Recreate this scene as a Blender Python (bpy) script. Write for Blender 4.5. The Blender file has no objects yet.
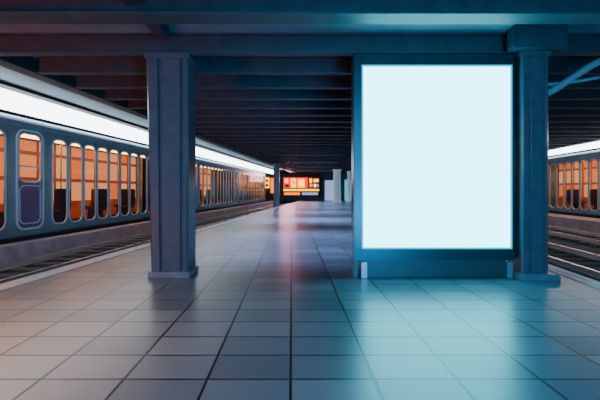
import bpy, bmesh, math, random
from mathutils import Vector, Matrix
random.seed(4)
C = bpy.context.scene.collection
TH = math.atan(0.115)
ROT = -TH
SC = bpy.context.scene

def loc2w(x, y, z=0):
    return Vector((x*math.cos(TH)+y*math.sin(TH), -x*math.sin(TH)+y*math.cos(TH), z))

# ---------------- materials ----------------
def mat(name, col, rough=0.5, metal=0.0, emis=None, es=0.0, noise=0.0, nscale=3.0, bump=0.0):
    m = bpy.data.materials.new(name); m.use_nodes = True
    nt = m.node_tree; b = nt.nodes['Principled BSDF']
    b.inputs['Base Color'].default_value = (*col, 1)
    b.inputs['Roughness'].default_value = rough
    b.inputs['Metallic'].default_value = metal
    if emis:
        b.inputs['Emission Color'].default_value = (*emis, 1)
        b.inputs['Emission Strength'].default_value = es
    if noise > 0:
        tc = nt.nodes.new('ShaderNodeTexCoord'); n = nt.nodes.new('ShaderNodeTexNoise')
        n.inputs['Scale'].default_value = nscale; n.inputs['Detail'].default_value = 5
        nt.links.new(tc.outputs['Object'], n.inputs['Vector'])
        r = nt.nodes.new('ShaderNodeValToRGB')
        r.color_ramp.elements[0].position = 0.3; r.color_ramp.elements[1].position = 0.7
        r.color_ramp.elements[0].color = (*[c*(1-noise) for c in col], 1)
        r.color_ramp.elements[1].color = (*[min(1, c*(1+noise)) for c in col], 1)
        nt.links.new(n.outputs['Fac'], r.inputs['Fac']); nt.links.new(r.outputs['Color'], b.inputs['Base Color'])
        if bump > 0:
            bp = nt.nodes.new('ShaderNodeBump'); bp.inputs['Strength'].default_value = bump
            bp.inputs['Distance'].default_value = 0.02
            nt.links.new(n.outputs['Fac'], bp.inputs['Height']); nt.links.new(bp.outputs['Normal'], b.inputs['Normal'])
    return m

def floor_mat():
    m = bpy.data.materials.new('floor_tiles'); m.use_nodes = True
    nt = m.node_tree; b = nt.nodes['Principled BSDF']
    tc = nt.nodes.new('ShaderNodeTexCoord')
    mp = nt.nodes.new('ShaderNodeMapping'); mp.inputs['Location'].default_value = (0.012, 0.05, 0)
    nt.links.new(tc.outputs['Object'], mp.inputs['Vector'])
    br = nt.nodes.new('ShaderNodeTexBrick')
    br.offset = 0.0; br.squash = 1.0
    br.inputs['Scale'].default_value = 1.0
    br.inputs['Brick Width'].default_value = 0.66
    br.inputs['Row Height'].default_value = 0.46
    br.inputs['Mortar Size'].default_value = 0.013
    br.inputs['Mortar Smooth'].default_value = 0.15
    br.inputs['Color1'].default_value = (0.07, 0.105, 0.145, 1)
    br.inputs['Color2'].default_value = (0.135, 0.18, 0.235, 1)
    br.inputs['Mortar'].default_value = (0.003, 0.003, 0.005, 1)
    nt.links.new(mp.outputs['Vector'], br.inputs['Vector'])
    n = nt.nodes.new('ShaderNodeTexNoise'); n.inputs['Scale'].default_value = 0.9; n.inputs['Detail'].default_value = 3
    nt.links.new(tc.outputs['Object'], n.inputs['Vector'])
    mx = nt.nodes.new('ShaderNodeMix'); mx.data_type = 'RGBA'; mx.blend_type = 'MULTIPLY'
    mx.inputs['Factor'].default_value = 0.25
    nt.links.new(br.outputs['Color'], mx.inputs['A'])
    r = nt.nodes.new('ShaderNodeValToRGB')
    r.color_ramp.elements[0].position = 0.25; r.color_ramp.elements[0].color = (0.5, 0.5, 0.5, 1)
    r.color_ramp.elements[1].position = 0.75; r.color_ramp.elements[1].color = (1, 1, 1, 1)
    nt.links.new(n.outputs['Fac'], r.inputs['Fac']); nt.links.new(r.outputs['Color'], mx.inputs['B'])
    nt.links.new(mx.outputs['Result'], b.inputs['Base Color'])
    b.inputs['Roughness'].default_value = 0.30
    bp = nt.nodes.new('ShaderNodeBump'); bp.invert = True; bp.inputs['Strength'].default_value = 0.6; bp.inputs['Distance'].default_value = 0.012
    nt.links.new(br.outputs['Fac'], bp.inputs['Height']); nt.links.new(bp.outputs['Normal'], b.inputs['Normal'])
    return m

def clear_glass(name):
    m = bpy.data.materials.new(name); m.use_nodes = True
    nt = m.node_tree; nt.nodes.clear()
    o = nt.nodes.new('ShaderNodeOutputMaterial'); mx = nt.nodes.new('ShaderNodeMixShader')
    t = nt.nodes.new('ShaderNodeBsdfTransparent'); t.inputs[0].default_value = (.93, .9, .9, 1)
    g = nt.nodes.new('ShaderNodeBsdfGlossy'); g.inputs['Roughness'].default_value = 0.05
    f = nt.nodes.new('ShaderNodeFresnel'); f.inputs[0].default_value = 1.12
    nt.links.new(f.outputs[0], mx.inputs[0]); nt.links.new(t.outputs[0], mx.inputs[1]); nt.links.new(g.outputs[0], mx.inputs[2])
    nt.links.new(mx.outputs[0], o.inputs[0]); return m

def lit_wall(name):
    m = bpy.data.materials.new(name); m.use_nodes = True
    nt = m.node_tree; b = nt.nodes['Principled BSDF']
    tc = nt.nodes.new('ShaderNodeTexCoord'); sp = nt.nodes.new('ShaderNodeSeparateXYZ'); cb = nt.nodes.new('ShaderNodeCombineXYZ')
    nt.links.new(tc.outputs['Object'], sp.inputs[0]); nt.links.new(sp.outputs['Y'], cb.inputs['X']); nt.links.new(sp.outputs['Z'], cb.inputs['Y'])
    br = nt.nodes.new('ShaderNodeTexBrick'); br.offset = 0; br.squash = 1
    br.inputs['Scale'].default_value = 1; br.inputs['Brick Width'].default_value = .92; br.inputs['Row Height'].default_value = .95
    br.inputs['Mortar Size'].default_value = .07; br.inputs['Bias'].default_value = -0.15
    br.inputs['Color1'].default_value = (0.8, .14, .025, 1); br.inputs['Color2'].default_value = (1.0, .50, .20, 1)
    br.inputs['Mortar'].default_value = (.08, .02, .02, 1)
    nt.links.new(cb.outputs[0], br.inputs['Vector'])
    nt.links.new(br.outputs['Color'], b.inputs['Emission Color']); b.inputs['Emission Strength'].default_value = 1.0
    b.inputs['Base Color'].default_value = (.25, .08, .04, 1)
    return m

M_floor = floor_mat()
M_ceil = mat('ceiling_panel', (0.11, 0.24, 0.32), 0.6, 0.0, noise=0.2, nscale=1.2)
M_beam = mat('beam_steel', (0.028, 0.055, 0.075), 0.5, 0.1, noise=0.2, nscale=4)
M_wall = mat('wall_paint', (0.05, 0.07, 0.10), 0.7, noise=0.3, nscale=1)
M_col = mat('column_steel', (0.085, 0.125, 0.165), 0.26, 0.4, noise=0.12, nscale=5, bump=0.03)
M_colbase = mat('column_shoe', (0.18, 0.23, 0.28), 0.35, 0.4, noise=0.2, nscale=8)
M_frame = mat('billboard_frame', (0.02, 0.07, 0.09), 0.3, 0.6)
M_plinth = mat('billboard_plinth', (0.05, 0.07, 0.09), 0.4, 0.4)
M_foot = mat('foot_metal', (0.28, 0.33, 0.37), 0.35, 0.6)
M_body = mat('train_body', (0.14, 0.26, 0.34), 0.25, 0.35, noise=0.12, nscale=2)
M_roof = mat('train_roof', (0.5, 0.62, 0.72), 0.45, 0.2)
M_under = mat('train_underframe', (0.02, 0.022, 0.028), 0.7)
M_ring = mat('window_rim', (0.46, 0.66, 0.76), 0.3, 0.3)
M_doorp = mat('door_panel', (0.11, 0.09, 0.22), 0.22, 0.3)
M_glass = clear_glass('window_glass')
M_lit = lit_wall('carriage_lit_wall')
M_dado = mat('carriage_dado_glow', (0.45, 0.12, 0.05), 0.5, noise=.4, nscale=2, emis=(.5,.07,.02), es=.2)  # slight emission put into the dado to brighten the dim interior
M_seat = mat('seat_fabric', (0.06, 0.03, 0.06), 0.8, noise=0.3, nscale=8)
M_lamp = mat('carriage_lamp', (1, .8, .6), 0.5, emis=(1, .50, .2), es=8)
M_pole = mat('grab_pole', (0.9, 0.5, 0.15), 0.25, 0.9)
M_strip = mat('light_diffuser', (0.9, 0.92, 0.95), 0.5, emis=(0.82, 0.94, 1.0), es=8.0)
M_striph = mat('light_housing', (0.03, 0.026, 0.028), 0.7)
M_ballast = mat('ballast', (0.05, 0.055, 0.065), 0.95, noise=0.6, nscale=14, bump=1.0)
M_sleeper = mat('sleeper_timber', (0.08, 0.07, 0.075), 0.85, noise=0.35, nscale=9)
M_rail = mat('rail_steel', (0.85, 0.8, 0.8), 0.25, 0.8)
M_ledge = mat('ledge_stone', (0.45, 0.33, 0.38), 0.5, noise=0.2, nscale=3)
M_cope = mat('coping_stone', (0.36, 0.40, 0.46), 0.4, noise=0.15, nscale=5)
M_line = mat('edge_line_paint', (0.8, 0.85, 0.88), 0.5)
M_screen = mat('billboard_screen', (0.6, 0.9, 0.95), 0.4, emis=(0.17, 0.88, 1.0), es=7.0)
M_glow = mat('billboard_inner_lining', (0.1, 0.4, 0.45), 0.4, emis=(0.01, 0.45, 0.60), es=1.2)
M_pipe = mat('pipe_paint', (0.24, 0.34, 0.40), 0.4, 0.2)
M_pale = mat('pale_concrete_glow', (0.45, 0.55, 0.62), 0.6, noise=0.1, nscale=2, emis=(0.35,0.55,0.7), es=0.3)  # faint blue glow put into the concrete itself
def em(name, c, s): return mat(name, c, 0.5, emis=c, es=s)
M_red = em('display_red', (1.0, 0.02, 0.01), 1.6); M_yel = em('display_yellow', (1.0, 0.50, 0.01), 3.2)
M_org = em('display_orange', (1.0, 0.16, 0.01), 2.4); M_wht = em('display_white', (1.0, 0.85, 0.6), 3.5)
M_blu = em('display_blue', (0.1, 0.25, 1.0), 1.8)
M_teal = em('display_teal', (0.1, 0.6, 0.75), 0.9); M_lav = em('shop_window_lavender', (0.36, 0.46, 0.85), 1.0)
M_dkred = em('display_dark_red', (0.2, 0.01, 0.01), 0.5)

# ---------------- mesh helpers ----------------
def link(o, parent=None):
    C.objects.link(o)
    if parent: o.parent = parent
    return o

def mesh_obj(name, bm, mats, parent=None, smooth=False):
    bmesh.ops.recalc_face_normals(bm, faces=bm.faces)
    me = bpy.data.meshes.new(name); bm.to_mesh(me); bm.free()
    for m in (mats if isinstance(mats, (list, tuple)) else [mats]): me.materials.append(m)
    if smooth:
        for p in me.polygons: p.use_smooth = True
    return link(bpy.data.objects.new(name, me), parent)

def add_box(bm, x0, x1, y0, y1, z0, z1, bev=0.0, mi=0):
    vs = [bm.verts.new((x, y, z)) for x in (x0, x1) for y in (y0, y1) for z in (z0, z1)]
    fs = [(0,1,3,2),(4,6,7,5),(0,4,5,1),(2,3,7,6),(0,2,6,4),(1,5,7,3)]
    faces = [bm.faces.new([vs[i] for i in f]) for f in fs]
    for f in faces: f.material_index = mi
    if bev > 0:
        bmesh.ops.recalc_face_normals(bm, faces=faces)
        es = list({e for f in faces for e in f.edges})
        r = bmesh.ops.bevel(bm, geom=es, offset=bev, segments=2, affect='EDGES')
        for f in r['faces']: f.material_index = mi

def box(name, b, m, parent=None, bev=0.0):
    bm = bmesh.new(); add_box(bm, *b, bev=bev)
    return mesh_obj(name, bm, m, parent)

def extrude_profile(bm, pts, y0, y1, mi=0, caps=True):
    a = [bm.verts.new((x, y0, z)) for x, z in pts]; b = [bm.verts.new((x, y1, z)) for x, z in pts]
    n = len(pts)
    for i in range(n):
        f = bm.faces.new([a[i], a[(i+1) % n], b[(i+1) % n], b[i]]); f.material_index = mi
    if caps:
        bm.faces.new(a).material_index = mi; bm.faces.new(list(reversed(b))).material_index = mi

def extrude_xy(bm, pts, z0, z1, mi=0, top=None):
    top = top or pts
    a = [bm.verts.new((x, y, z0)) for x, y in pts]; b = [bm.verts.new((x, y, z1)) for x, y in top]
    n = len(pts)
    for i in range(n):
        f = bm.faces.new([a[i], a[(i+1) % n], b[(i+1) % n], b[i]]); f.material_index = mi
    bm.faces.new(a).material_index = mi; bm.faces.new(list(reversed(b))).material_index = mi

def empty(name, loc, rotz=0.0):
    e = bpy.data.objects.new(name, None); e.empty_display_size = 0.3
    e.location = loc; e.rotation_euler = (0, 0, rotz); return link(e)

def tag(o, label=None, cat=None, group=None, kind=None):
    if label: o['label'] = label
    if cat: o['category'] = cat
    if group: o['group'] = group
    if kind: o['kind'] = kind
    return o

def struct(o, label=None, cat=None):
    o['kind'] = 'structure'; return tag(o, label, cat)

def prism_local(name, x0, x1, s0, s1, z0, z1, m, bev=0.0):
    o = box(name, (x0, x1, s0, s1, z0, z1), m, bev=bev); o.rotation_euler = (0, 0, ROT); return o

# ---------------- shell ----------------
PE_L, PE_R = -5.285, 4.20
def edge(w, Y): return w/math.cos(TH)+0.115*Y
bm = bmesh.new()
Y0, Y1 = -4.0, 60.0
extrude_xy(bm, [(edge(PE_L, Y0), Y0), (edge(PE_R, Y0), Y0), (edge(PE_R, Y1), Y1), (edge(PE_L, Y1), Y1)], -0.6, 0.0)
struct(mesh_obj('floor', bm, M_floor), 'grey rectangular stone tile platform floor, slightly wet and shiny', 'floor')
o = prism_local('trim_1', PE_L-0.03, PE_L+0.32, -4, 59, -0.14, 0.012, M_cope, 0.006); struct(o, 'pale stone coping along the platform edge', 'platform edge')
o = prism_local('trim_2', PE_R-0.30, PE_R+0.03, -4, 59, -0.14, 0.012, M_cope, 0.006); struct(o, 'pale stone coping along the platform edge', 'platform edge')
o = prism_local('trim_3', PE_R-0.13, PE_R-0.02, -4, 59, 0.006, 0.018, M_line); struct(o, 'white painted safety line on the platform edge', 'edge line')
o = prism_local('trackbed', -12.3, PE_L, -4, 59, -0.75, -0.45, M_ballast); struct(tag(o, 'dark stone ballast bed under the rails', 'track bed'))
o = prism_local('trackbed', PE_R, 16.9, -4, 59, -0.75, -0.45, M_ballast); struct(tag(o, 'dark stone ballast bed under the rails', 'track bed'))
o = prism_local('ledge', -8.66, -8.2, -4, 53, -0.45, 0.09, M_ledge, 0.02); tag(o, 'pinkish stone kerb running along the standing train', 'kerb')
o = prism_local('ledge', 11.5, 12.92, -4, 53, -0.45, 0.09, M_ledge, 0.02); tag(o, 'pinkish stone kerb running along the standing train', 'kerb')
bm = bmesh.new()
prof = [(-.07,0),(.07,0),(.07,.02),(.015,.04),(.015,.11),(.036,.12),(.036,.15),(-.036,.15),(-.036,.12),(-.015,.11),(-.015,.04),(-.07,.02)]
extrude_profile(bm, prof, -4, 57)
rail = mesh_obj('rail', bm, M_rail)
def place_rail(o, x, z=-0.384):
    o.rotation_euler = (0, 0, ROT); o.location = loc2w(x, 0, z)
    tag(o, 'polished steel running rail on dark ballast', 'rail', 'steel rails')
xs = [-6.45, -7.80, 5.5, 6.9, 8.9, 10.3]
place_rail(rail, xs[0])
for x in xs[1:]:
    r = rail.copy(); C.objects.link(r); place_rail(r, x)
bm = bmesh.new(); add_box(bm, -1.0, 1.0, -.13, .13, 0, .09, .012)
sl = mesh_obj('sleeper', bm, M_sleeper)
first = True
for xc, s0, n in ((-7.12, 6.0, 48), (6.2, 5.5, 40), (9.6, 12, 34)):
    for k in range(n):
        o = sl if first else sl.copy()
        if not first: C.objects.link(o)
        first = False
        o.location = loc2w(xc, s0+.7*k, -0.475); o.rotation_euler = (0, 0, ROT)
        tag(o, 'dark timber sleeper lying across the track ballast', 'sleeper', 'track sleepers')
CEIL = 4.2; BEAM = 3.85
struct(box('ceiling', (-16, 26, -5, 61, CEIL, CEIL+0.2), M_ceil), 'dark metal panel ceiling', 'ceiling')
struct(prism_local('wall_left', -12.6, -12.4, -6, 60, -0.75, CEIL, M_wall), 'dark painted station wall behind the train', 'wall')
struct(prism_local('wall_right', 17.0, 17.2, -2, 60, -0.75, CEIL, M_wall), 'dark painted station wall behind the train', 'wall')
struct(box('wall_back', (-8, 26, 60.0, 60.3, -0.75, CEIL), M_wall), 'dark wall at the end of the platform', 'wall')

def beam_mesh(name, w, x0, x1):
    bm = bmesh.new()
    h = CEIL-BEAM; t = 0.03; f = w/2
    prof = [(-f,0),(f,0),(f,t),(t/2,t),(t/2,h-t),(f,h-t),(f,h),(-f,h),(-f,h-t),(-t/2,h-t),(-t/2,t),(-f,t)]
    a = [bm.verts.new((x0, y, z)) for y, z in prof]; b = [bm.verts.new((x1, y, z)) for y, z in prof]
    n = len(prof)
    for i in range(n): bm.faces.new([a[i], a[(i+1)%n], b[(i+1)%n], b[i]])
    bm.faces.new(a); bm.faces.new(list(reversed(b)))
    return mesh_obj(name, bm, M_beam)
GL, GR = -6.2, 12.3
ys = [2.2, 4.2, 5.5] + [6.95+1.15*i for i in range(45)]
for i, y in enumerate(ys):
    if y > 59: break
    o = beam_mesh('ceiling_beam', 0.34 if y < 6 else 0.16, edge(GL, y)+0.2, edge(GR, y)-0.2)
    o.location = (0, y, BEAM)
    tag(o, 'dark steel cross beam under the station roof', 'beam', 'roof cross beams')
def girder(x):
    bm = bmesh.new()
    extrude_profile(bm, [(-.16,0),(.16,0),(.16,.05),(.05,.09),(.05,CEIL-BEAM),(-.05,CEIL-BEAM),(-.05,.09),(-.16,.05)], -4, 58)
    o = mesh_obj('roof_girder', bm, M_beam); o.rotation_euler = (0,0,ROT); o.location = loc2w(x, 0, BEAM)
    tag(o, 'long dark steel girder running above the track', 'girder', 'roof girders')
girder(GL); girder(GR)

# ---------------- columns ----------------
def column(loc, w, d, h, label, taper=0.0, shoe=0.06):
    e = empty('column', loc); tag(e, label, 'column', 'platform columns')
    hw, hd = w/2, d/2; g = min(0.05, w*0.08)
    def prof(k):
        l = -hw - k
        a = -hw+w*0.26 - k*0.5; b = hw-w*0.16
        return [(l+.03,-hd),(a-.02,-hd),(a,-hd+g),(a+.025,-hd+g),(a+.045,-hd+.01),(b-.045,-hd+.01),(b-.025,-hd+g),(b,-hd+g),(b+.02,-hd),(hw-.03,-hd),(hw,-hd+.03),
                (hw,hd-.03),(hw-.03,hd),(l+.03,hd),(l,hd-.03),(l,-hd+.03)]
    bm = bmesh.new(); extrude_xy(bm, prof(0), 0.1, h, top=prof(taper))
    mesh_obj('shaft', bm, M_col, e)
    s = box('base_plate', (-hw-shoe*.6, hw+shoe*.6, -hd-shoe, hd+shoe, 0, 0.10), M_colbase, e, 0.012); s['label'] = 'paler steel shoe around the foot'
    box('capital', (-hw-taper-.03, hw+.03, -hd-.03, hd+.03, h-0.10, h), M_col, e, 0.01)
    return e
column((-2.10, 7.14, 0), 0.64, 0.56, BEAM, 'broad grey steel column with recessed grooves on tiled floor', taper=0.09)
column((4.10, 6.98, 0), 0.46, 0.50, BEAM, 'narrow grey steel column beside the lit billboard', taper=0.0, shoe=0.16)
column((-1.35, 35, 0), 0.5, 0.5, BEAM, 'distant dark steel column on tiled floor')
e = box('roof_bracket', (3.62, 4.50, 6.50, 6.76, BEAM-0.02, CEIL), M_beam, bev=0.02)
tag(e, 'dark steel bracket box joining column to the roof', 'bracket')
o = box('roof_purlin', (-2.25, -2.05, -3, 6.7, CEIL-0.17, CEIL), M_beam); tag(o, 'dark steel purlin on the ceiling above the column', 'beam')

# ---------------- billboard ----------------
bb = empty('billboard', (2.44, 6.95, 0)); tag(bb, 'large blank lit cyan-white advertising display in dark frame', 'billboard')
def bx(name, x0, x1, y0, y1, z0, z1, m, bev=0.0, label=None):
    o = box(name, (x0-2.44, x1-2.44, y0-6.95, y1-6.95, z0, z1), m, bb, bev)
    if label: o['label'] = label
    return o
FX0, FX1 = 1.055, 3.80; FZ0, FZ1 = 0.30, 3.82
SX0, SX1, SZ0, SZ1 = 1.19, 3.765, 0.49, 3.64
bm = bmesh.new()
def ab(x0,x1,y0,y1,z0,z1,bev=0.012): add_box(bm, x0-2.44, x1-2.44, y0-6.95, y1-6.95, z0, z1, bev)
ab(FX0, SX0, 6.82, 7.12, FZ0, FZ1); ab(SX1, FX1, 6.82, 7.12, FZ0, FZ1)
ab(SX0-.02, SX1+.02, 6.82, 7.12, SZ1, FZ1); ab(SX0-.02, SX1+.02, 6.82, 7.12, FZ0, SZ0)
ab(SX0-.02, SX1+.02, 7.02, 7.12, SZ0, SZ1, 0)
mesh_obj('frame', bm, M_frame, bb)
bm = bmesh.new()
t = 0.03
ab(SX0, SX0+t, 6.835, 6.9, SZ0, SZ1, 0); ab(SX1-t, SX1, 6.835, 6.9, SZ0, SZ1, 0)
ab(SX0+t, SX1-t, 6.835, 6.9, SZ0, SZ0+t, 0); ab(SX0+t, SX1-t, 6.835, 6.9, SZ1-t, SZ1, 0)
mesh_obj('bezel', bm, M_glow, bb)
bx('screen', SX0+t, SX1-t, 6.85, 6.95, SZ0+t, SZ1-t, M_screen, 0, 'blank glowing pale cyan panel')
bx('plinth', FX0+.16, FX1-.12, 6.86, 7.10, 0.0, 0.31, M_plinth, 0.01, 'dark recessed base')
for x in (1.18, 3.66):
    bx('foot', x, x+0.1, 6.80, 6.86, 0.0, 0.27, M_foot, 0.008, 'small bright metal foot')
bx('skirt', FX0, FX0+.07, 6.86, 7.1, 0.0, 0.30, M_plinth, 0)
bx('hanger', 3.50, 3.60, 6.84, 6.94, 3.80, 3.85, M_frame)

# ---------------- trains ----------------
L = 13.0
def stadium(w, h, r, n=7):
    pts = []
    for cx, cz, a0 in ((w/2-r, h/2-r, 0), (-w/2+r, h/2-r, 90), (-w/2+r, -h/2+r, 180), (w/2-r, -h/2+r, 270)):
        for i in range(n+1):
            a = math.radians(a0+90*i/n); pts.append((cx+r*math.cos(a), cz+r*math.sin(a)))
    return pts
def ring_mesh(w, h, r, t, x0, x1):
    o = stadium(w, h, r); i = stadium(w-2*t, h-2*t, max(r-t, .01)); n = len(o)
    bm = bmesh.new()
    def V(p, x): return [bm.verts.new((x, a, b)) for a, b in p]
    oa, ob, ia, ib = V(o, x0), V(o, x1), V(i, x0), V(i, x1)
    for k in range(n):
        j = (k+1) % n
        bm.faces.new([oa[k], oa[j], ob[j], ob[k]]); bm.faces.new([ob[k], ob[j], ib[j], ib[k]])
        bm.faces.new([ib[k], ib[j], ia[j], ia[k]])
    return bm
def plate_mesh(w, h, r, x0, x1):
    p = stadium(w, h, r); bm = bmesh.new(); n = len(p)
    a = [bm.verts.new((x0, q, s)) for q, s in p]; b = [bm.verts.new((x1, q, s)) for q, s in p]
    for k in range(n): bm.faces.new([a[k], a[(k+1)%n], b[(k+1)%n], b[k]])
    bm.faces.new(a); bm.faces.new(list(reversed(b)))
    return bm
def to_me(bm, m, name):
    bmesh.ops.recalc_face_normals(bm, faces=bm.faces)
    me = bpy.data.meshes.new(name); bm.to_mesh(me); bm.free()
    for q in (m if isinstance(m, list) else [m]): me.materials.append(q)
    return me
WZ = 1.76; WH = 2.66; WW = .71
DOORS = (2.2, 12.3); WINS = [1.0]+[3.42+.775*k for k in range(11)]
me_rim = to_me(ring_mesh(WW, WH, .25, .04, -.012, .022), M_ring, 'window')
def flat_pane(w, h, r, x):
    bm = bmesh.new(); bm.faces.new([bm.verts.new((x, a, b)) for a, b in stadium(w, h, r)]); return bm
me_pane = to_me(flat_pane(WW-.07, WH-.07, .22, 0.004), M_glass, 'glass')
me_drim = to_me(ring_mesh(1.02, WH+.16, .27, .055, -.02, .035), M_ring, 'door')
def filled(outer, holes, x):
    bm = bmesh.new(); es = []
    for lp in [outer]+holes:
        vs = [bm.verts.new((x, a, b)) for a, b in lp]
        for i in range(len(vs)): es.append(bm.edges.new((vs[i], vs[(i+1) % len(vs)])))
    bmesh.ops.triangle_fill(bm, use_beauty=True, use_dissolve=False, edges=es)
    return bm
DG = [(a, b+.62) for a, b in stadium(.82, 1.36, .2)]
bmx = filled(stadium(.92, WH+.06, .23), [DG], .0)
me_dpan = to_me(bmx, M_doorp, 'door_panel')
me_dgl = to_me(flat_pane(.82, 1.36, .2, -.01), M_glass, 'glass')
for v in me_dgl.vertices: v.co.z += .62
me_dgr = to_me(ring_mesh(.86, 1.40, .22, .035, -.01, .02), M_ring, 'glass_rim')
bm = bmesh.new(); add_box(bm, -.01, .02, -.40, .40, .28-.02, .28+.02)
me_bar = to_me(bm, M_ring, 'crossbar')
me_dlow = to_me(ring_mesh(.80, 1.10, .18, .03, -.01, .02), M_ring, 'panel_rim')
me_handle = to_me(plate_mesh(.05, .3, .02, 0, .05), M_foot, 'handle')
holes = [[(a+y, b+WZ) for a, b in stadium(WW-.06, WH-.06, .22)] for y in WINS] + \
        [[(a+y, b+WZ+.03) for a, b in stadium(.94, WH+.08, .24)] for y in DOORS]
TOPZ = 3.40
bm = filled([(0,.30),(L,.30),(L,TOPZ),(0,TOPZ)], holes, 0)
pr = [(0,.30),(-.04,.2),(-2.66,.2),(-2.7,.30),(-2.7,TOPZ),(0,TOPZ)]
a = [bm.verts.new((x, 0, z)) for x, z in pr]; b = [bm.verts.new((x, L, z)) for x, z in pr]
for i in range(len(pr)-1): bm.faces.new([a[i], a[i+1], b[i+1], b[i]])
bm.faces.new(a); bm.faces.new(b)
for z in (.27, 3.24): add_box(bm, -.02, .035, .02, L-.02, z, z+.05)
me_body = to_me(bm, M_body, 'body')
bm = bmesh.new()
add_box(bm, -2.66, -2.3, .05, L-.05, .3, 1.05, 0, 0)
add_box(bm, -2.66, -2.45, .05, L-.05, 1.05, 3.3, 0, 1)
add_box(bm, -1.6, -1.1, .3, L-.3, 3.24, 3.3, 0, 2)
me_int = to_me(bm, [M_dado, M_lit, M_lamp], 'interior')
bm = bmesh.new()
add_box(bm, -.22, .22, -.3, .3, .68, .80, .04); add_box(bm, .12, .24, -.3, .3, .78, 1.55, .04); add_box(bm, -.15, .15, -.1, .1, .25, .7)
me_seat = to_me(bm, M_seat, 'seat')
bm = bmesh.new(); bmesh.ops.create_cone(bm, cap_ends=True, segments=10, radius1=.025, radius2=.025, depth=2.9, matrix=Matrix.Translation((0,0,1.75)))
me_pole = to_me(bm, M_pole, 'grab_pole')
bm = bmesh.new()
extrude_profile(bm, [(.03,3.40),(.03,3.46),(-.06,3.54),(-.3,3.58),(-1.35,3.60),(-2.3,3.58),(-2.64,3.54),(-2.7,3.46),(-2.7,3.40)], 0, L)
me_roof = to_me(bm, M_roof, 'roof')
bm = bmesh.new(); add_box(bm, -2.55, -.14, .15, L-.15, -.10, .20)
me_under = to_me(bm, M_under, 'underframe')
bm = bmesh.new()
add_box(bm, -2.1, -.55, -1.1, 1.1, -.12, .02)
for yy in (-.75, .75):
    for xx in (-2.05, -.65):
        bmesh.ops.create_cone(bm, cap_ends=True, segments=20, radius1=.19, radius2=.19, depth=.12,
            matrix=Matrix.Translation((xx, yy, -.04)) @ Matrix.Rotation(math.pi/2, 4, 'Y'))
me_bogie = to_me(bm, M_under, 'bogie')
bm = bmesh.new(); add_box(bm, -2.2, -.5, -.06, .06, .2, 3.2)
me_gang = to_me(bm, M_under, 'gangway')

def child(name, me, p, loc=(0,0,0)):
    o = bpy.data.objects.new(name, me); o.parent = p; o.location = loc; C.objects.link(o); return o
def car(x, s, flip, group):
    rz = ROT + (math.pi if flip else 0)
    e = empty('train_car', loc2w(x, s, 0), rz)
    tag(e, 'blue-grey train car with tall rounded windows and warm lit interior', 'train car', group)
    child('body', me_body, e); child('roof', me_roof, e); child('underframe', me_under, e)
    child('interior', me_int, e)
    child('bogie', me_bogie, e, (0, 2.0, 0)); child('bogie', me_bogie, e, (0, L-2.0, 0))
    child('gangway', me_gang, e, (0, L+.06, 0))
    for k in range(8): child('seat', me_seat, e, (-.9 if k % 2 else -1.9, 3.5+1.13*k, 0))
    for k in range(5): child('grab_pole', me_pole, e, (-1.2, 3.1+2.0*k, 0))
    for dy in DOORS:
        d = child('door', me_drim, e, (0, dy, WZ+.03)); d['label'] = 'door with lit upper window and purple lower panel'
        child('door_panel', me_dpan, d)
        child('glass', me_dgl, d); child('glass_rim', me_dgr, d, (0, 0, .62)); child('crossbar', me_bar, d, (0,0,.1))
        child('panel_rim', me_dlow, d, (0, 0, -.70)); child('handle', me_handle, d, (.01, .33, -.15))
    for wy in WINS:
        w = child('window', me_rim, e, (0, wy, WZ)); child('glass', me_pane, w)
for k in range(-1, 3): car(-8.74, 8.3+13.16*k, False, 'cars of the near train')
for k in range(0, 4): car(13.0, 17.0+13.16*k, True, 'cars of the far train')
for x in (-9.4, -10.8, 13.65, 15.05):
    r = rail.copy(); C.objects.link(r); place_rail(r, x)

def strip(x, s, flip):
    bm = bmesh.new(); sg = -1 if flip else 1
    ln = 6.38
    extrude_profile(bm, [(sg*0.02,0.0),(sg*0.10,0.02),(sg*0.12,0.50),(sg*-0.05,0.50),(sg*-0.05,0.0)], 0, ln)
    e = empty('strip_light', loc2w(x, s, 3.62), ROT); tag(e, 'long white glowing strip light mounted above the train', 'light', 'strip lights')
    mesh_obj('diffuser', bm, M_strip, e)
    bm = bmesh.new()
    add_box(bm, min(sg*-.35, sg*-.05), max(sg*-.35, sg*-.05), 0, ln, 0.02, 0.50)
    add_box(bm, min(sg*-.35, sg*.45), max(sg*-.35, sg*.45), 0, ln, 0.50, 0.57)  # dark hood lip, added to keep the ceiling above the strip dark
    mesh_obj('housing_hood', bm, M_striph, e)
for k in range(-1, 8):
    if 1.8+6.4*k < 47: strip(-8.70, 1.8+6.4*k, False)
for k in range(0, 7): strip(12.95, 5+6.4*k, True)

# ---------------- pipes ----------------
def tube(name, pts, r, m, parent=None):
    cu = bpy.data.curves.new(name, 'CURVE'); cu.dimensions = '3D'; cu.bevel_depth = r; cu.bevel_resolution = 4; cu.use_fill_caps = True
    sp = cu.splines.new('NURBS'); sp.points.add(len(pts)-1); sp.use_endpoint_u = True; sp.order_u = 3
    for i, p in enumerate(pts): sp.points[i].co = (*p, 1)
    o = bpy.data.objects.new(name, cu)
    C.objects.link(o); dg = bpy.context.evaluated_depsgraph_get(); me = bpy.data.meshes.new_from_object(o.evaluated_get(dg))
    C.objects.unlink(o); me.materials.clear(); me.materials.append(m)
    return link(bpy.data.objects.new(name, me), parent)
pe = empty('pipe_brace', (4.36, 7.0, 3.2)); tag(pe, 'pale blue-grey pipe brace fixed to the steel column', 'pipe')
tube('pipe', [(0.02,0,-.05),(.15,0,0),(.55,-.05,.28),(.85,-.1,.48),(1.15,-.1,.60),(1.8,-.1,.62)], .06, M_pipe, pe)
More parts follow.
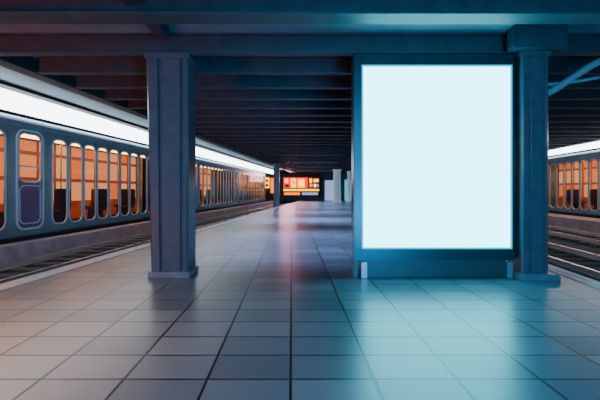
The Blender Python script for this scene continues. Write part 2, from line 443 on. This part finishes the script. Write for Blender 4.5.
tube('pipe', [(0.02,0,.14),(.3,0,.16),(.7,-.05,.20),(1.8,-.1,.40)], .028, M_pipe, pe)

# ---------------- far end ----------------
def px(pxx, pyy, d): return ((pxx-292)*d/400, 1.5-(pyy-190)*d/400)
D = 56.0
ki = empty('shop_kiosk', (1.2, D, 0)); tag(ki, 'dark shop kiosk with bright red and yellow lit displays', 'shop')
def kb(name, a, b, c, d_, y0, y1, m, label=None):
    x0, z1 = px(a, b, D); x1, z0 = px(c, d_, D); z0 = max(z0, 0)
    o = box(name, (x0-1.2, x1-1.2, y0, y1, z0, z1), m, ki)
    if label: o['label'] = label
kb('body', 258, 174, 324, 202, 0.3, 2.5, M_wall)
kb('display_frame', 282, 175, 321, 196, 0.1, 0.3, M_under)
kb('display', 283.5, 177.5, 308, 188, 0.02, 0.1, M_red, 'red lit display field')
kb('display', 308.6, 177.5, 319.5, 188, 0.02, 0.1, M_dkred, 'dark red lit display field')
kb('display_band', 283.5, 189, 319, 191, 0.02, 0.1, M_yel)
kb('shop_window', 284, 192.5, 300, 195, 0.02, 0.1, M_org)
kb('shop_window', 302, 192.5, 318, 195, 0.02, 0.1, M_lav)
for a, b, c, d_, m in [(285,179,288,183,M_yel),(285,184.5,289,187,M_dkred),(291,178.5,296,187.5,M_yel),(292.5,181,294.5,184,M_dkred),(298,179,304.5,187.5,M_yel),(299.5,181.5,302.5,185,M_red),(309.5,178.5,312,183,M_yel),(309.5,184,312.5,187,M_org),(313.5,179,318.5,182,M_yel),(314,184,316,187,M_wht),(317,184,318.6,187,M_blu)]:
    kb('display_graphic', a, b, c, d_, -0.04, 0.02, m)
kb('sign', 261.0, 177.5, 269.2, 188, 0.1, 0.3, M_yel, 'yellow lit sign')
for a, b, c, d_ in [(262.2,179.5,264,186),(265.5,179.5,268,182),(265.5,184,268.2,186.5)]: kb('sign_mark', a, b, c, d_, 0.04, 0.1, M_under)
kb('sign', 270.6, 178, 274.5, 193, 0.1, 0.3, M_org, 'orange lit sign')
o = box('storefront', (px(325,0,58)[0], px(336,0,58)[0], 58, 58.4, 0, 2.9), M_lav); tag(o, 'softly lit lavender storefront beside the kiosk', 'shop')
o = box('storefront', (px(345,0,58)[0], px(372,0,58)[0], 58, 58.4, 0, 3.0), M_teal); tag(o, 'teal lit storefront behind the pillars', 'shop')
for a, b, d in ((333, 341, 46), (347, 351, 50)):
    x0 = px(a,0,d)[0]; x1 = px(b,0,d)[0]
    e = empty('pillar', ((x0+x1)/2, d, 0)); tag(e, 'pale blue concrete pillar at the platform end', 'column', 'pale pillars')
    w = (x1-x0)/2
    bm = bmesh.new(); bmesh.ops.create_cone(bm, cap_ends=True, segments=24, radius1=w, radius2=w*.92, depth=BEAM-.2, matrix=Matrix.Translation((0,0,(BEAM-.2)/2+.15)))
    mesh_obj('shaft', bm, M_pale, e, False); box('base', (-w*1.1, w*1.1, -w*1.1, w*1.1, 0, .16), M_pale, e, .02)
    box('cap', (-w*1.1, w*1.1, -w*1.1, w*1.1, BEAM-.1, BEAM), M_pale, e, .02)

# ---------------- lights ----------------
def area(name, loc, target, size, col, power, sy=None, spread=180):
    l = bpy.data.lights.new(name, 'AREA'); l.energy = power; l.color = col; l.size = size
    if sy: l.shape = 'RECTANGLE'; l.size_y = sy
    l.spread = math.radians(spread)
    o = bpy.data.objects.new(name, l); o.location = loc
    o.rotation_euler = (Vector(target)-Vector(loc)).to_track_quat('-Z', 'Y').to_euler(); C.objects.link(o); return o
area('warm_fill', (-4.6, 1.9, 3.7), (-4.0, 2.6, 0), 1.2, (1, .34, .08), 300, spread=95)  # unseen warm fill, added to tint the left floor
area('cool_fill', (1.0, -2.0, 3.6), (-0.5, 7.0, 1.9), 3.0, (.18, .60, 1), 420)  # general blue fill added behind the camera, lifts columns and ceiling
area('red_ceiling_fill', (-6.5, 1.0, 0.1), (-6, 6.5, 4.2), 1.5, (1, .12, .06), 190, spread=110)  # added fill, throws red onto the left ceiling
area('blue_ceiling_fill', (2.5, -1.5, 0.3), (1.5, 9.0, 4.2), 2.5, (.06, .50, 1), 330, spread=120)  # unseen fill behind the viewer, added to turn the ceiling panels blue
for y, p, s, dx in ((9.83, 110, 70, .2), (13.3, 170, 75, .3), (20.2, 380, 90, .5), (27.1, 400, 100, .5), (34.0, 400, 110, .5), (40.9, 400, 110, .5), (47.8, 400, 110, .5)):
    area('beam_gap_fill', (-0.6+.06*y+dx, y+0.02, 4.15), (-0.6+.06*y+dx, y+0.02, 0), 4.0, (.46, .56, 1.0), p, 0.4, spread=s)  # added lavender floor light, tucked out of sight between the beams
area('pink_fill', (-.6, 53, 3.6), (-.6, 30, 0), 2, (1, .45, .6), 220)  # added for the pink sheen along the mid floor

w = bpy.data.worlds.new('world'); SC.world = w; w.use_nodes = True
w.node_tree.nodes['Background'].inputs[0].default_value = (.08, .36, .65, 1)
w.node_tree.nodes['Background'].inputs[1].default_value = 0.35

cam = bpy.data.cameras.new('camera'); cam.lens = 24; cam.sensor_width = 36
cam.shift_x = 8/600; cam.shift_y = -10/600
co = bpy.data.objects.new('camera', cam); co.location = (0, 0, 1.5); co.rotation_euler = (math.pi/2, 0, 0)
C.objects.link(co); SC.camera = co
